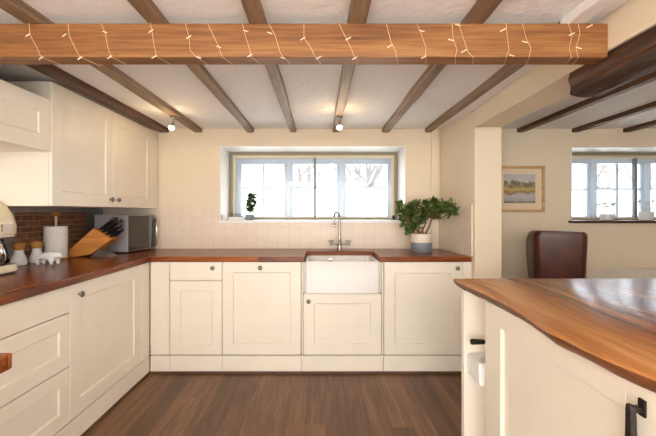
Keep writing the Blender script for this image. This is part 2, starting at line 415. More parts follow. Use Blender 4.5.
# ------------------------------------------------------------------ windows
def window(name, q, sillmat, sill_y, yS, yC, sill_z, bars, hz, sec_x, ytop, latch=True):
    x0, x1, z0, z1 = q
    r = group_empty(name, (0.5*(x0+x1), WB, z0))
    l = MB(); e = .006
    l.box(x0, x0+e, WB+.001, WB+.5, z0, z1).box(x1-e, x1, WB+.001, WB+.5, z0, z1).box(x0+e, x1-e, WB+.001, WB+.5, z1-e, z1)
    l.build('reveal', M_white, r)
    MB().box(x0-(.03 if sill_y < WB-.03 else 0), x1+(.03 if sill_y < WB-.03 else 0), sill_y, WB-.0005, sill_z-.022, sill_z).box(x0+e, x1-e, WB-.0005, WB+.5, sill_z-.022, sill_z).build('window_sill', sillmat, r)
    # secondary glazing
    a, b, c, d = x0+.01, x1-.01, sill_z, z1-.008
    def fr(m, a, b, c, d, ya, yb, t, bt=None):
        bt = bt or t
        m.box(a, a+t, ya, yb, c, d).box(b-t, b, ya, yb, c, d).box(a+t, b-t, ya, yb, d-t, d).box(a+t, b-t, ya, yb, c, c+bt)
        return m
    fr(MB(), a, b, c, d, yS, yS+.05, .026, .012).build('secondary_frame', M_taupe, r, bevel=.003)
    fr(MB(), a+.026, b-.026, c+.012, d-.026, yS+.012, yS+.04, .03, .014).build('secondary_sash', M_creamfr, r, bevel=.003)
    MB().box(sec_x-.012, sec_x+.012, yS+.005, yS+.045, c+.026, d-.05).build('meeting_stile', M_darkal, r, bevel=.003)
    MB().box(a+.056, b-.056, yS+.024, yS+.028, c+.026, d-.056).build('secondary_glass', M_glass, r)
    # casements
    m = MB(); zt_, zb_ = ytop, sill_z
    m.box(bars[0][0], bars[-1][1], yC, yC+.06, zt_-.04, zt_+.06).box(bars[0][0], bars[-1][1], yC, yC+.06, zb_, zb_+.035)
    for k, (u, v) in enumerate(bars):
        if k in (0, len(bars)-1): m.box(u, v, yC, yC+.06, zb_+.035, zt_-.04)
        elif v-u > .05:
            m.box(u, v, yC+.01, yC+.06, zb_+.035, zt_-.04).box(u+.028, v-.028, yC-.012, yC+.01, zb_+.035, zt_-.04)
        else: m.box(u, v, yC+.012, yC+.05, zb_+.035, zt_-.04)
    ed = [bars[0][1]]+[x for bb in bars[1:-1] for x in bb]+[bars[-1][0]]
    for k in range(0, len(ed), 2): m.box(ed[k], ed[k+1], yC+.014, yC+.048, hz-.009, hz+.009)
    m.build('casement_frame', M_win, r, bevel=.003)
    MB().box(bars[0][1], bars[-1][0], yC+.028, yC+.033, zb_+.035, zt_-.04).build('casement_glass', M_glass, r)
    return r
f9 = 370/3.9
bars1 = [((a-320)/f9, (b-320)/f9) for a, b in ((231, 241.5), (262, 264), (284, 293), (313.5, 315.3), (337, 346), (366.3, 368), (387.5, 398))]
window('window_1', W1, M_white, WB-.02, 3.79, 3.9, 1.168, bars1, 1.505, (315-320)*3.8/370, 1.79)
f9 = 370/3.85
bars2 = [(a, a+.11) if i == 0 else (a, b) for i, (a, b) in enumerate([(2.32, 2.40), (2.585, 2.603), ((588-320)/f9, (598-320)/f9), ((617.2-320)/f9, (619.6-320)/f9), ((642-320)/f9, (652-320)/f9), (3.70, 3.72), (3.9, 3.96)])]
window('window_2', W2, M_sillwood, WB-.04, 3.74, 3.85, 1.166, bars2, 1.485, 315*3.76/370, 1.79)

# ------------------------------------------------------------------ beams
bm_ = MB(); bm_.box(-2.0, 1.134, 1.455, 1.537, 1.856, 1.9895)
ob = bm_.build('ceiling_beam', M_beam, bevel=.006)
tag(ob, 'thick honey oak beam across the kitchen ceiling wound with fairy lights', 'beam')
# old dark lintel under the downstand
o_ = MB(); N = 34; rings = []
prof = [(-.072, .108), (.0, .1085), (.072, .108), (.078, .07), (.082, .02), (.06, .0), (.03, -.004), (.0, -.006), (-.04, .0), (-.066, .002), (-.072, .012), (-.076, .03), (-.070, .05), (-.077, .07), (-.071, .09)]
for i in range(N+1):
    y = 1.70-(1.70+.9)*i/N; cx = 1.219-(.004*i/N)
    ring = []
    for k, (a, h) in enumerate(prof):
        nn = noise.noise(Vector((k*1.7, y*3.0, 4.2)))*.016+noise.noise(Vector((k*3.1, y*11.0, 1.2)))*.010
        if h > .1: nn = 0
        ring.append(o_.bm.verts.new((cx+a*(1+nn*6), y+(noise.noise(Vector((k*5., 2, 3)))*.02 if i == 0 else 0), 1.7755+h+nn)))
    rings.append(ring)
for A, B in zip(rings, rings[1:]):
    for k in range(len(prof)): o_.bm.faces.new((A[k], A[(k+1) % len(prof)], B[(k+1) % len(prof)], B[k]))
o_.bm.faces.new(rings[0]); o_.bm.faces.new(rings[-1][::-1])
tag(o_.build('old_beam', M_old, smooth=30), 'rough blackened old timber beam under the boxed lintel on the right', 'beam')
def joist(x, w_, mat, label, ya=FR, yb=WB, group='ceiling joists', h=.036):
    m = MB(); n = max(4, int((yb-ya)/.12)); rr = []
    s = x*3.3
    for i in range(n+1):
        y = ya+(yb-ya)*i/n
        dx = noise.noise(Vector((s, y*1.5, 0)))*.006; dw = noise.noise(Vector((s, y*2.3, 5)))*.005
        l, r = x-w_/2+dx-dw, x+w_/2+dx+dw
        rr.append([m.bm.verts.new(c) for c in ((l, y, CZ), (l, y, CZ-h+.004), (l+.006, y, CZ-h), (r-.006, y, CZ-h), (r, y, CZ-h+.004), (r, y, CZ))])
    for A, B in zip(rr, rr[1:]):
        for k in range(6): m.bm.faces.new((A[k], A[(k+1) % 6], B[(k+1) % 6], B[k]))
    m.bm.faces.new(rr[0]); m.bm.faces.new(rr[-1][::-1])
    return tag(m.build('ceiling_joist', mat), label, 'joist', group)
joist(-1.452, .085, M_joist_d, 'dark ceiling joist running right beside the white wall cupboards')
joist(-1.135, .075, M_joist, 'weathered ceiling joist carrying the left spotlight')
joist(-.648, .062, M_joist, 'ceiling joist next right of the one with the left spotlight')
joist(-.25, .058, M_joist, 'ceiling joist next left of the one with the middle spotlight')
joist(.148, .062, M_joist, 'greyish ceiling joist carrying the middle spotlight above the tap')
joist(.612, .066, M_joist, 'ceiling joist next right of the one with the middle spotlight')
joist(1.01, .06, M_joist, 'brown ceiling joist nearest the boxed lintel, behind the big beam', 1.5)
joist(1.01, .075, M_white, 'white painted joist in front of the big beam beside the lintel', FR, 1.4995)
for i, x in enumerate((1.872, 2.385, 2.86, 3.36, 3.86)):
    joist(x, .06, M_joist_d, ['dark joist of the side room nearest the framed picture', 'dark joist of the side room above the left end of its window', 'dark joist of the side room furthest right in view', 'dark joist of the side room right of its window middle', 'dark joist of the side room near its far wall'][i], group='side room joists')

# ------------------------------------------------------------------ cabinets
def knob(parent, x, z, y=0, r=.0165, local=True):
    m = MB(); m.lathe([(.007, y), (.006, y-.010), (.009, y-.013), (r, y-.017), (r*1.02, y-.022), (r*.75, y-.028), (0, y-.030)], (x, 0, z), 'Y', 16)
    return m.build('knob', M_pew, parent, local=True, smooth=50)
def cabinet(name, label, loc, rz, wid, dep, z0, z1, fronts, plinth=True, cat='cabinet', group=None, bead=True, bodytop=None, bodyw=None, pl=0, plx=0):
    r = thing(name, label, cat, loc, rz, group)
    MB().box(0, bodyw or wid, .0205, dep, z0, bodytop or z1).build('body', M_carc, r, local=True)
    for fr in fronts:
        kind, a, b, c, d = fr[:5]; fw = fr[5]; kn = fr[6] if len(fr) > 6 else None
        m = MB(); g = .0015
        if fw: m.shaker(a+g, b-g, c+g, d-g, 0, .02, fw)
        else: m.box(a+g, b-g, 0, .02, c+g, d-g)
        o = m.build(kind, M_cab, r, local=True, bevel=.0018)
        if kn: knob(o, kn[0], kn[1])
    if plinth:
        MB().box(-plx, wid+pl, .005, .0195, .019, z0-.007).build('plinth', M_cab, r, local=True)
        if bead: MB().box(-plx, wid+(pl-.02 if pl else 0), -.004, .0195, 0, .019).build('floor_bead', M_bead, r, local=True)
    return r
YF = 2.846
def bx(px): return (px-320)/130
ZB, ZT = .146, .862
def bcab(name, label, pa, pb, fronts, **k):
    x = bx(pa); F = []
    for fr in fronts:
        kn = fr[6] if len(fr) > 6 else None
        F.append((fr[0], bx(fr[1])-x, bx(fr[2])-x, fr[3], fr[4], fr[5], (bx(kn[0])-x, kn[1]) if kn else None))
    return cabinet(name, label, (x, YF, 0), 0, bx(pb)-x, WB-.014-YF, ZB, ZT, F, **k)
bcab('base_cabinet', 'plain cream corner cabinet post where the two worktops meet', 150.2, 169.5, [('post', 150.2, 169.5, ZB, ZT, 0)], plx=.0)
bcab('base_cabinet', 'narrow cream cabinet with a small drawer above its door', 169.8, 222, [('drawer', 169.8, 222, .719, ZT, 0, (213, .816)), ('door', 169.8, 222, ZB, .717, .075)])
bcab('integrated_dishwasher', 'cream panelled appliance front with knob top centre, left of the sink', 222.3, 301, [('door', 222.3, 301, ZB, ZT, .08, (260.5, .818))], cat='dishwasher')
sc = bcab('sink_cabinet', 'cream cabinet with a low door under the white sink', 301.3, 383.6, [('side_panel', 301.3, 303.3, .0195, ZT, 0), ('side_panel', 381.6, 383.6, .0195, ZT, 0), ('filler', 303.3, 305.2, .626, ZT, 0), ('filler', 379, 381.6, .626, ZT, 0), ('door', 303.6, 381.4, ZB, .622, .08, (308.5, .562))], bodytop=.60)
bcab('base_cabinet', 'cream cabinet right of the sink below the potted plant', 384, 462.6, [('door', 384, 462.5, ZB, ZT, .083, (457, .815))])
MB().box(bx(462.7), bx(471.6), YF, YF+.02, 0, ZT).build('trim_6', M_cab, kind='structure', bevel=.0018)
# left run, facing +X
XF = -1.31
def lcab(name, label, ya, yb, fronts, **k):
    return cabinet(name, label, (XF, ya, 0), PI/2, yb-ya, XF-WL-.03, ZB, ZT, fronts, **k)
yd = 1.939; ye = 2.70
lcab('drawer_cabinet', 'cream three drawer cabinet on the left under the coffee maker', .93, yd-.0005, [('drawer', 0, yd-.93, .722, ZT, 0), ('drawer', 0, yd-.93, .441, .720, .075), ('drawer', 0, yd-.93, ZB, .439, .075)])
lcab('base_cabinet', 'cream cabinet with one wide door under the knife block', yd, 2.83, [('door', 0, ye-yd, ZB, ZT, .085, (.07, .80)), ('post', ye-yd+.002, YF-.0005-yd, ZB, ZT, 0)], pl=.026)
# worktops
m = MB(); m.prism([(WL+.024, .92), (XF+.02, .92), (XF+.02, 3.444), (WL+.024, 3.444)], .8655, .905)
tag(m.build('worktop', M_top_y, bevel=.004), 'long reddish wooden worktop along the left wall', 'worktop')
m = MB(); m.prism([(XF+.0205, 2.82), (-.12, 2.82), (-.12, 3.2), (.46, 3.2), (.46, 2.82), (1.157, 2.82), (1.105, 3.426), (1.03, 3.426), (1.03, 3.444), (XF+.0205, 3.444)], .8655, .905)
tag(m.build('worktop', M_top_x, bevel=.004), 'reddish wooden worktop under the window cut out for the sink', 'worktop')
# near breakfast-bar corner at the left
m = MB(); m.box(-1.85, -.747, -.3, .90, .866, .905)
tag(m.build('worktop', M_top_x, bevel=.004), 'corner of a dark wooden worktop in the near left foreground', 'worktop')
cabinet('base_cabinet', 'cream cabinet below the near left worktop corner', (-1.80, .80, 0), PI, -.0+.0001 if False else .9, .9, ZB, ZT, [], plinth=True, bead=False).location = (-.90, .85, 0)

# wall cupboards (left wall)
XU = -1.51; ZU0, ZU1 = 1.28, 1.982
r = thing('wall_cupboard', 'tall cream double door wall cupboard above the microwave', 'cupboard', (XU, 2.085, ZU0), PI/2)
L = 3.44-2.085; h = ZU1-ZU0
MB().box(0, L, .0205, XU-WL-.008, 0, h).build('body', M_cab, r, local=True, bevel=.001)
for a, b, kx in ((0, .617, .575), (.619, 1.24, .665)):
    o = MB().shaker(a+.001, b-.001, .001, h-.001, 0, .02, .085, .008).build('door', M_cab, r, local=True, bevel=.0018)
    knob(o, kx, .055)
MB().box(1.242, L, 0, .02, 0, h).build('filler', M_cab, r, local=True)
r = thing('wall_cupboard', 'short cream cupboard bridging high at the left edge', 'cupboard', (XU-.005, 1.15, 1.584), PI/2)
L = 2.083-1.15; h = .293
MB().box(0, L, .0205, XU-WL-.01, 0, h).build('body', M_cab, r, local=True, bevel=.001)
MB().shaker(.001, L-.001, .001, h-.001, 0, .02, .085, .008).build('door', M_cab, r, local=True, bevel=.0018)

# ------------------------------------------------------------------ sink and tap
r = thing('belfast_sink', 'white ceramic belfast sink set into the worktop', 'sink', (.17, 2.98, .628))
m = MB(); x0, x1, ya, yb, za, zb = -.113, .453, 2.79, 3.195, .628, .872
# sink shell: outer box, rim, inner bowl
def rg(x0, x1, ya, yb, z, rr=.02, n=4):
    out = []
    for cx, cy, a0 in ((x1-rr, yb-rr, 0), (x0+rr, yb-rr, PI/2), (x0+rr, ya+rr, PI), (x1-rr, ya+rr, 1.5*PI)):
        for i in range(n+1):
            a = a0+PI/2*i/n; out.append(m.bm.verts.new((cx+rr*math.cos(a), cy+rr*math.sin(a), z)))
    return out
R = [rg(x0+.006, x1-.006, ya+.006, yb-.006, za), rg(x0, x1, ya, yb, za+.006), rg(x0, x1, ya, yb, zb-.008), rg(x0+.006, x1-.006, ya+.006, yb-.006, zb),
     rg(x0+.026, x1-.026, ya+.026, yb-.026, zb, .03), rg(x0+.032, x1-.032, ya+.032, yb-.032, zb-.01, .03), rg(x0+.04, x1-.04, ya+.04, yb-.04, za+.04, .04), rg(x0+.06, x1-.06, ya+.06, yb-.06, za+.025, .04)]
for A, B in zip(R, R[1:]):
    for k in range(len(A)): m.bm.faces.new((A[k], A[(k+1) % len(A)], B[(k+1) % len(B)], B[k]))
m.bm.faces.new(R[0][::-1]); m.bm.faces.new(R[-1])
m.build('basin', M_sink, r, smooth=40)
MB().lathe([(.04, .654), (.042, .656), (.03, .658), (0, .657)], (.17, 2.99, 0)).build('drain', M_chrome, r, smooth=40)
MB().lathe([(.018, 3.152), (.02, 3.148), (.012, 3.1465), (0, 3.147)], (.09, 0, .83), 'Y').build('overflow', M_chrome, r, smooth=40)
tx, ty = .178, 3.36
r = thing('mixer_tap', 'nickel swan neck mixer tap behind the sink', 'tap', (tx, ty, .905))
MB().lathe([(.027, .905), (.027, .911), (.019, .917), (.016, .945), (.021, .951), (.021, .972), (.016, .978), (.0125, 1.0), (.011, 1.03)], (tx, ty, 0)).build('tap_body', M_nickel, r, smooth=40)
pts = [(tx, ty, 1.02), (tx, ty, 1.17)]
for i in range(11):
    a = PI*i/10; pts.append((tx-.028+.028*math.cos(a), ty-.06+.06*math.cos(a), 1.19+.055*math.sin(a)))
pts += [(tx-.056, ty-.12, 1.16), (tx-.056, ty-.12, 1.135)]
sp = MB().tube(pts, .0095, 12).build('spout', M_nickel, r, smooth=50)
MB().lathe([(.0125, 1.116), (.0135, 1.122), (.0135, 1.142), (.0105, 1.146)], (tx-.056, ty-.12, 0)).build('nozzle', M_chrome, sp, smooth=50)
for sgn in (-1, 1):
    hx = tx+sgn*.078
    a = MB(); a.tube([(tx+sgn*.012, ty, .961), (tx+sgn*.05, ty, .955), (hx, ty, .953)], .0085, 10)
    a.lathe([(.013, .94), (.014, .955), (.012, .97), (.006, .975)], (hx, ty, 0), seg=14)
    arm = a.build('valve', M_nickel, r, smooth=50)
    c = MB(); c.lathe([(.008, .975), (.009, .985), (.005, .992)], (hx, ty, 0), seg=12)
    c.tube([(hx-.024, ty, .984), (hx+.024, ty, .984)], .005, 8); c.tube([(hx, ty-.024, .984), (hx, ty+.024, .984)], .005, 8)
    for d in ((-.024, 0), (.024, 0), (0, -.024), (0, .024)): c.ball((hx+d[0], ty+d[1], .984), .0065, seg=10)
    c.build('cross_handle', M_nickel, arm, smooth=50)

# ------------------------------------------------------------------ island
edge = [(-.35, .70), (.2, .69), (.5, .685), (.62, .705), (.70, .704), (.765, .695), (.814, .684), (.8825, .671), (.94, .667), (.994, .667), (1.082, .660), (1.16, .672), (1.262, .688), (1.36, .696), (1.46, .699), (1.577, .700), (1.68, .694), (1.78, .688), (1.85, .684), (1.895, .683)]
def ex(y):
    for (a, b), (c, d) in zip(edge, edge[1:]):
        if a <= y <= c:
            t_ = (y-a)/(c-a); t_ = t_*t_*(3-2*t_)*.5+t_*.5; return b+(d-b)*t_
    return edge[-1][1]
m = MB(); NN = 110; rr = []
for i in range(NN+1):
    y = -.35+(1.895+.35)*i/NN; x = ex(y)
    n1 = noise.noise(Vector((y*6, 1, 0)))*.008; n2 = noise.noise(Vector((y*14, 3, 0)))*.006; n3 = noise.noise(Vector((y*9, 7, 0)))*.010
    prof = [(x+.006, .905), (x+.001, .902), (x-.001, .896), (x+.006+n2*.4, .884), (x+.018+n1*.6, .870+n2*.3), (x+.034+n3*.6, .858), (x+.05+n3, .851)]
    rr.append([m.bm.verts.new((a, y, z)) for a, z in prof]+[m.bm.verts.new((2.3, y, .851)), m.bm.verts.new((2.3, y, .905)), m.bm.verts.new((1.2, y, .905))])
for A, B in zip(rr, rr[1:]):
    for k in range(10):
        f = m.bm.faces.new((A[k], A[(k+1) % 10], B[(k+1) % 10], B[k])); f.material_index = 1 if 2 <= k <= 5 else 0
m.bm.faces.new(rr[0]); m.bm.faces.new(rr[-1][::-1])
slab = m.build('island_worktop', [M_slab, M_slab_edge], smooth=35)
tag(slab, 'thick live edge wooden slab top on the island', 'worktop')
# island cabinet: doors face -X ; local x -> -Y
r = thing('kitchen_island', 'cream panelled island cabinet under the live edge slab', 'island', (.75, 1.68, 0), -PI/2)
MB().box(0, 2.0, .0205, 1.3, .10, .8505).box(-.17, 0, .10, 1.3, .10, .8505).build('body', M_cab, r, local=True)
MB().box(-.205, -.1705, -.030, 1.3, 0, .8505).build('end_panel', M_cab, r, local=True, bevel=.002)
MB().box(0.002, 2.0, .05, .068, 0, .0995).build('plinth', M_cab, r, local=True)
MB().box(-.169, 0.0, .12, .138, 0, .0995).build('plinth', M_cab, r, local=True)
def ihandle(door, x):
    b = MB(); b.box(x-.010, x+.010, -.006, 0, .772, .812); b.box(x-.007, x+.007, -.026, -.006, .782, .796)
    b.box(x-.010, x+.010, -.006, 0, .592, .632); b.box(x-.007, x+.007, -.026, -.006, .608, .622)
    ring = []
    pr = [(.80, .009), (.79, .012), (.75, .013), (.70, .015), (.65, .013), (.61, .012), (.60, .009)]
    for z, w_ in pr: ring.append([b.bm.verts.new(c) for c in ((x-w_, -.025, z), (x-w_*.6, -.037, z), (x+w_*.6, -.037, z), (x+w_, -.025, z))])
    for A, B in zip(ring, ring[1:]):
        for k in range(4): b.bm.faces.new((A[k], A[(k+1) % 4], B[(k+1) % 4], B[k]))
    b.bm.faces.new(ring[0]); b.bm.faces.new(ring[-1][::-1])
    h = b.build('handle', M_iron, door, local=True, bevel=.002); h['label'] = 'black iron bar handle'
def joined_door(a, b, c, d, sw, tw):
    m = MB(); g = .0006
    m.box(a, a+sw, 0, .02, c, d).box(b-sw, b, 0, .02, c, d).box(a+sw+g, b-sw-g, 0, .02, d-tw, d).box(a+sw+g, b-sw-g, 0, .02, c, c+tw)
    m.box(a+sw-.004, b-sw+.004, .0165, .0195, c+tw-.004, d-tw+.004)
    return m.build('door', M_cab, r, local=True, bevel=.0022)
d1 = joined_door(.001, .913, .105, .846, .14, .083)
d2 = joined_door(.917, 1.83, .105, .846, .14, .083)
ihandle(d1, .822)
# hooks and box in the recess at the island's far end
rx = .85
MB().lathe([(.006, 0), (.006, -.02), (.011, -.024), (.011, -.032), (0, -.036)], (rx, 1.735, .80), 'X', 14).build('coat_peg', M_iron, r, smooth=50)
m = MB(); m.lathe([(.0, -.122), (.010, -.121), (.0135, -.117), (.0145, -.108), (.013, -.10), (.0125, -.06), (.0085, -.055), (.0085, 0)], (rx, 1.79, .618), 'X', 16)
m.build('towel_peg', M_iron, r, smooth=50)
r = thing('switch_box', 'small white box hung in the recess at the end of the island', 'box', (.79, 1.78, .442))
MB().box(.741, .8495, 1.708, 1.848, .442, .545).build('box_body', M_ceramic, r, bevel=.003)
MB().shaker(-.066, .066, .446, .541, 0, .006, .010, .003).build('front_plate', M_white, r, local=True)
o = r.children[-1]
o.matrix_local = MAT[r].inverted() @ Matrix.Translation((.7350, 1.778, 0)) @ Matrix.Rotation(-PI/2, 4, 'Z')

# ------------------------------------------------------------------ worktop items, left
# coffee maker, facing +X
cx, cy, cz = -1.82, 2.01, .905
r = thing('coffee_maker', 'cream and chrome retro coffee maker at the left edge of the worktop', 'coffee maker', (cx, cy, cz))
def rrect(hx, hy, rr, n=6):
    out = []
    for sx, sy, a0 in ((1, 1, 0), (-1, 1, PI/2), (-1, -1, PI), (1, -1, 1.5*PI)):
        for i in range(n+1):
            a = a0+PI/2*i/n; out.append((sx*(hx-rr)+rr*math.cos(a), sy*(hy-rr)+rr*math.sin(a)))
    return out
def loft(m, secs):
    R = []
    for (ox, oy, hx, hy, rr, z) in secs: R.append([m.bm.verts.new((ox+a, oy+b, z)) for a, b in rrect(hx, hy, rr)])
    for A, B in zip(R, R[1:]):
        for k in range(len(A)): m.bm.faces.new((A[k], A[(k+1) % len(A)], B[(k+1) % len(B)], B[k]))
    m.bm.faces.new(R[0][::-1]); m.bm.faces.new(R[-1]); return m
loft(MB(), [(cx, cy, .118, .10, .06, cz+.008), (cx, cy, .124, .105, .06, cz+.014), (cx, cy, .124, .105, .06, cz+.04), (cx, cy, .118, .10, .06, cz+.05)]).build('base', M_creamenamel, r, smooth=40)
loft(MB(), [(cx, cy, .112, .095, .055, cz), (cx, cy, .112, .095, .055, cz+.009)]).build('foot', M_black, r)
loft(MB(), [(cx-.075, cy, .045, .085, .04, cz+.05), (cx-.075, cy, .045, .085, .04, cz+.22)]).build('water_tank', M_creamenamel, r, smooth=40)
loft(MB(), [(cx, cy, .115, .098, .06, cz+.215), (cx, cy, .122, .105, .065, cz+.225), (cx, cy, .122, .105, .065, cz+.265), (cx-.004, cy, .115, .098, .062, cz+.32), (cx-.012, cy, .098, .085, .06, cz+.37), (cx-.02, cy, .068, .06, .05, cz+.405), (cx-.022, cy, .03, .03, .025, cz+.418)]).build('domed_head', M_creamenamel, r, smooth=50)
loft(MB(), [(cx, cy, .1195, .102, .063, cz+.205), (cx, cy, .1195, .102, .063, cz+.2155)]).build('chrome_band', M_chrome, r, smooth=40)
loft(MB(), [(cx+.103, cy, .022, .05, .02, cz+.235), (cx+.103, cy, .022, .05, .02, cz+.275)]).build('control_panel', M_chrome, r, smooth=40)
MB().lathe([(.0, .051), (.06, .051), (.072, .065), (.074, .10), (.058, .15), (.045, .175), (.05, .19), (.046, .19), (.041, .175), (.054, .15), (.070, .10), (.068, .067), (.057, .055), (0, .055)], (cx+.042, cy, cz)).build('glass_jug', glass_mat('jug_glass', (.86, .88, .88, 1)), r, smooth=50)
MB().tube([(cx+.085, cy-.03, cz+.17), (cx+.13, cy-.05, cz+.165), (cx+.14, cy-.055, cz+.12), (cx+.113, cy-.045, cz+.085)], .007, 8).build('jug_handle', M_chrome, r, smooth=60)

def shaker_pot(x, y, label):
    r = thing('ceramic_shaker', label, 'shaker', (x, y, .905), 0, 'waisted ceramic shakers')
    MB().lathe([(.036, 0), (.044, .004), (.046, .02), (.042, .04), (.032, .065), (.026, .085), (.027, .098)], (x, y, .905)).build('body', M_ceramic, r, smooth=50)
    MB().lathe([(.027, .098), (.032, .112), (.035, .135), (.034, .142), (.01, .142)], (x, y, .905)).build('wooden_lid', M_cork, r, smooth=40)
    MB().ball((x, y, 1.051), .007, seg=10).build('lid_knob', M_cork, r, smooth=60)
shaker_pot(-1.925, 2.365, 'waisted white shaker with wooden top, right beside the coffee maker')
shaker_pot(-1.905, 2.49, 'waisted white shaker with wooden top, behind the white bear')
# bear
bx0, by0 = -1.765, 2.40
m = MB(); sk = m
def skin_obj(name, verts, edges, radii, mat, parent, lv=2, local=False):
    me = bpy.data.meshes.new(name); inv = MAT[root_of(parent)].inverted()
    me.from_pydata([inv @ Vector(v) for v in verts], edges, [])
    me.materials.append(mat)
    o = bpy.data.objects.new(name, me); COL.objects.link(o); o.parent = parent
    sm = o.modifiers.new('skin', 'SKIN'); sm.use_smooth_shade = True
    for i, rr_ in enumerate(radii):
        sv = me.skin_vertices[0].data[i]
        sv.radius = rr_ if isinstance(rr_, tuple) else (rr_, rr_)
        sv.use_root = (i == 0)
    b = o.modifiers.new('sub', 'SUBSURF'); b.levels = b.render_levels = lv
    return o
r = thing('bear_figurine', 'small white walking bear figurine in front of the shakers', 'figurine', (bx0, by0, .905))
def q(dx, dy, dz): return (bx0+dx, by0+dy, .905+dz)
me = bpy.data.meshes.new('tmp')
verts = [q(-.058, 0, .068), q(-.01, 0, .066), q(.042, 0, .070), q(.078, -.004, .066), q(.102, -.008, .052)]
edges = [(0, 1), (1, 2), (2, 3), (3, 4)]; rad = [.026, .028, .027, .022, .010]
verts_dummy = None
for lx, ly, root in ((-.052, -.02, 0), (-.04, .02, 0), (.035, -.02, 2), (.05, .02, 2)):
    k = len(verts); verts += [q(lx, ly, .04), q(lx+.002, ly, .008), q(lx+.010, ly, .006)]; edges += [(root, k), (k, k+1), (k+1, k+2)]; rad += [.015, .013, .009]
body_obj_verts = (verts, edges, rad)
def mk_skin(name, verts, edges, rad, mat, parent):
    inv = MAT[root_of(parent)].inverted()
    me = bpy.data.meshes.new(name); bmx = bmesh.new(); lay = bmx.verts.layers.skin.verify()
    vs = []
    for i, v in enumerate(verts):
        bv = bmx.verts.new(inv @ Vector(v)); bv[lay].radius = (rad[i], rad[i]); bv[lay].use_root = (i == 0); vs.append(bv)
    for a, b in edges: bmx.edges.new((vs[a], vs[b]))
    bmx.to_mesh(me); bmx.free(); me.materials.append(mat)
    o = bpy.data.objects.new(name, me); COL.objects.link(o); o.parent = parent
    s_ = o.modifiers.new('skin', 'SKIN'); s_.use_smooth_shade = True
    b = o.modifiers.new('sub', 'SUBSURF'); b.levels = b.render_levels = 2
    return o
mk_skin('body', *body_obj_verts, M_ceramic, r)
e_ = MB(); e_.ball(q(.070, -.020, .088), .007, seg=8); e_.ball(q(.070, .012, .088), .007, seg=8); e_.build('ears', M_ceramic, r, smooth=60)
# kitchen roll
kx, ky = -1.912, 2.68
r = thing('paper_towel_holder', 'white kitchen roll on a wooden upright holder', 'kitchen roll', (kx, ky, .905))
MB().lathe([(.078, .905), (.08, .909), (.078, .917), (.0, .917)], (kx, ky, 0), seg=32).build('base', M_beech, r, smooth=40)
MB().lathe([(.02, .918), (.073, .918), (.073, 1.142), (.02, 1.142), (.02, .918)], (kx, ky, 0), seg=36).build('paper_roll', M_paper, r, smooth=40)
MB().lathe([(.008, .917), (.008, 1.215)], (kx, ky, 0), seg=12).build('rod', M_mount, r, smooth=40)
MB().lathe([(.009, 1.215), (.02, 1.22), (.027, 1.232), (.02, 1.245), (0, 1.25)], (kx, ky, 0), seg=18).build('finial', M_cork, r, smooth=50)
# knife block in XZ plane
r = thing('knife_block', 'slanted wooden knife block full of black handled knives', 'knife block', (-1.72, 2.80, .905))
ya, yb = 2.79, 2.90
MB().prism([(-1.895, .907), (-1.90, .955), (-1.705, 1.125), (-1.572, 1.04), (-1.735, .925), (-1.86, .905)], ya, yb, 'Y').build('block', M_beech, r, bevel=.004)
MB().prism([(-1.735, .912), (-1.735, .905), (-1.585, .905), (-1.585, .911), (-1.665, .965), (-1.672, .962)], ya+.01, yb-.01, 'Y').build('stand', M_nickel, r, bevel=.002)
d = Vector((.133, 0, .105)).normalized(); pn = Vector((-.133, 0, .085)).normalized()
base = Vector((-1.638, 0, 1.083))
ax = Vector((.75, 0, .60)).normalized(); nx = Vector((-.545, 0, .838))
i = 0
for row, (s, L, rr_) in enumerate(((.05, .155, .011), (.018, .15, .011), (-.018, .115, .009), (-.05, .10, .009))):
    for yy in ((2.812, 2.845, 2.88) if row != 0 else (2.825, 2.868)):
        p0 = Vector((-1.638, 0, 1.083))+Vector((-.842, 0, .538))*s
        p0.y = yy
        kn = MB(); LL = L*random.uniform(.9, 1.08)
        kn.tube([p0-ax*.012, p0+ax*.006], .0075, 8)
        o = kn.build('knife', M_nickel, None)
        bpy.data.objects.remove(o)
        hb = MB(); hb.tube([p0, p0+ax*.012, p0+ax*.05, p0+ax*LL*.75, p0+ax*LL*.95, p0+ax*LL], [.007, rr_*.85, rr_, rr_*.9, rr_*1.08, rr_*.6], 10)
        h_ = hb.build('knife_handle', M_black, r, smooth=50)
# microwave
r = thing('microwave', 'silver microwave with smoked glass door in the corner', 'microwave', (-1.575, 3.03, .905), math.radians(78))
# local x -> along front, local -y -> front
MB().box(0, .36, .016, .32, .012, .318).build('body', M_silver, r, local=True, bevel=.004)
dd = MB().box(0, .36, 0, .0155, .014, .316).build('door', M_silver, r, local=True, bevel=.003)
MB().box(.006, .268, -.002, 0, .022, .310).build('window_glass', M_mwglass, dd, local=True)
MB().box(.284, .352, -.002, 0, .022, .308).build('control_panel', M_mwglass, r, local=True)
MB().tube([(.335, -.002, .04), (.335, -.026, .05), (.335, -.026, .285), (.335, -.002, .295)], .006, 8).build('handle', M_chrome, dd, local=True, smooth=50)
for a, b in ((.03, .04), (.33, .04), (.03, .29), (.33, .29)): MB().lathe([(.012, 0), (.012, .012)], (a, b, 0), seg=10).build('foot', M_black, r, local=True)
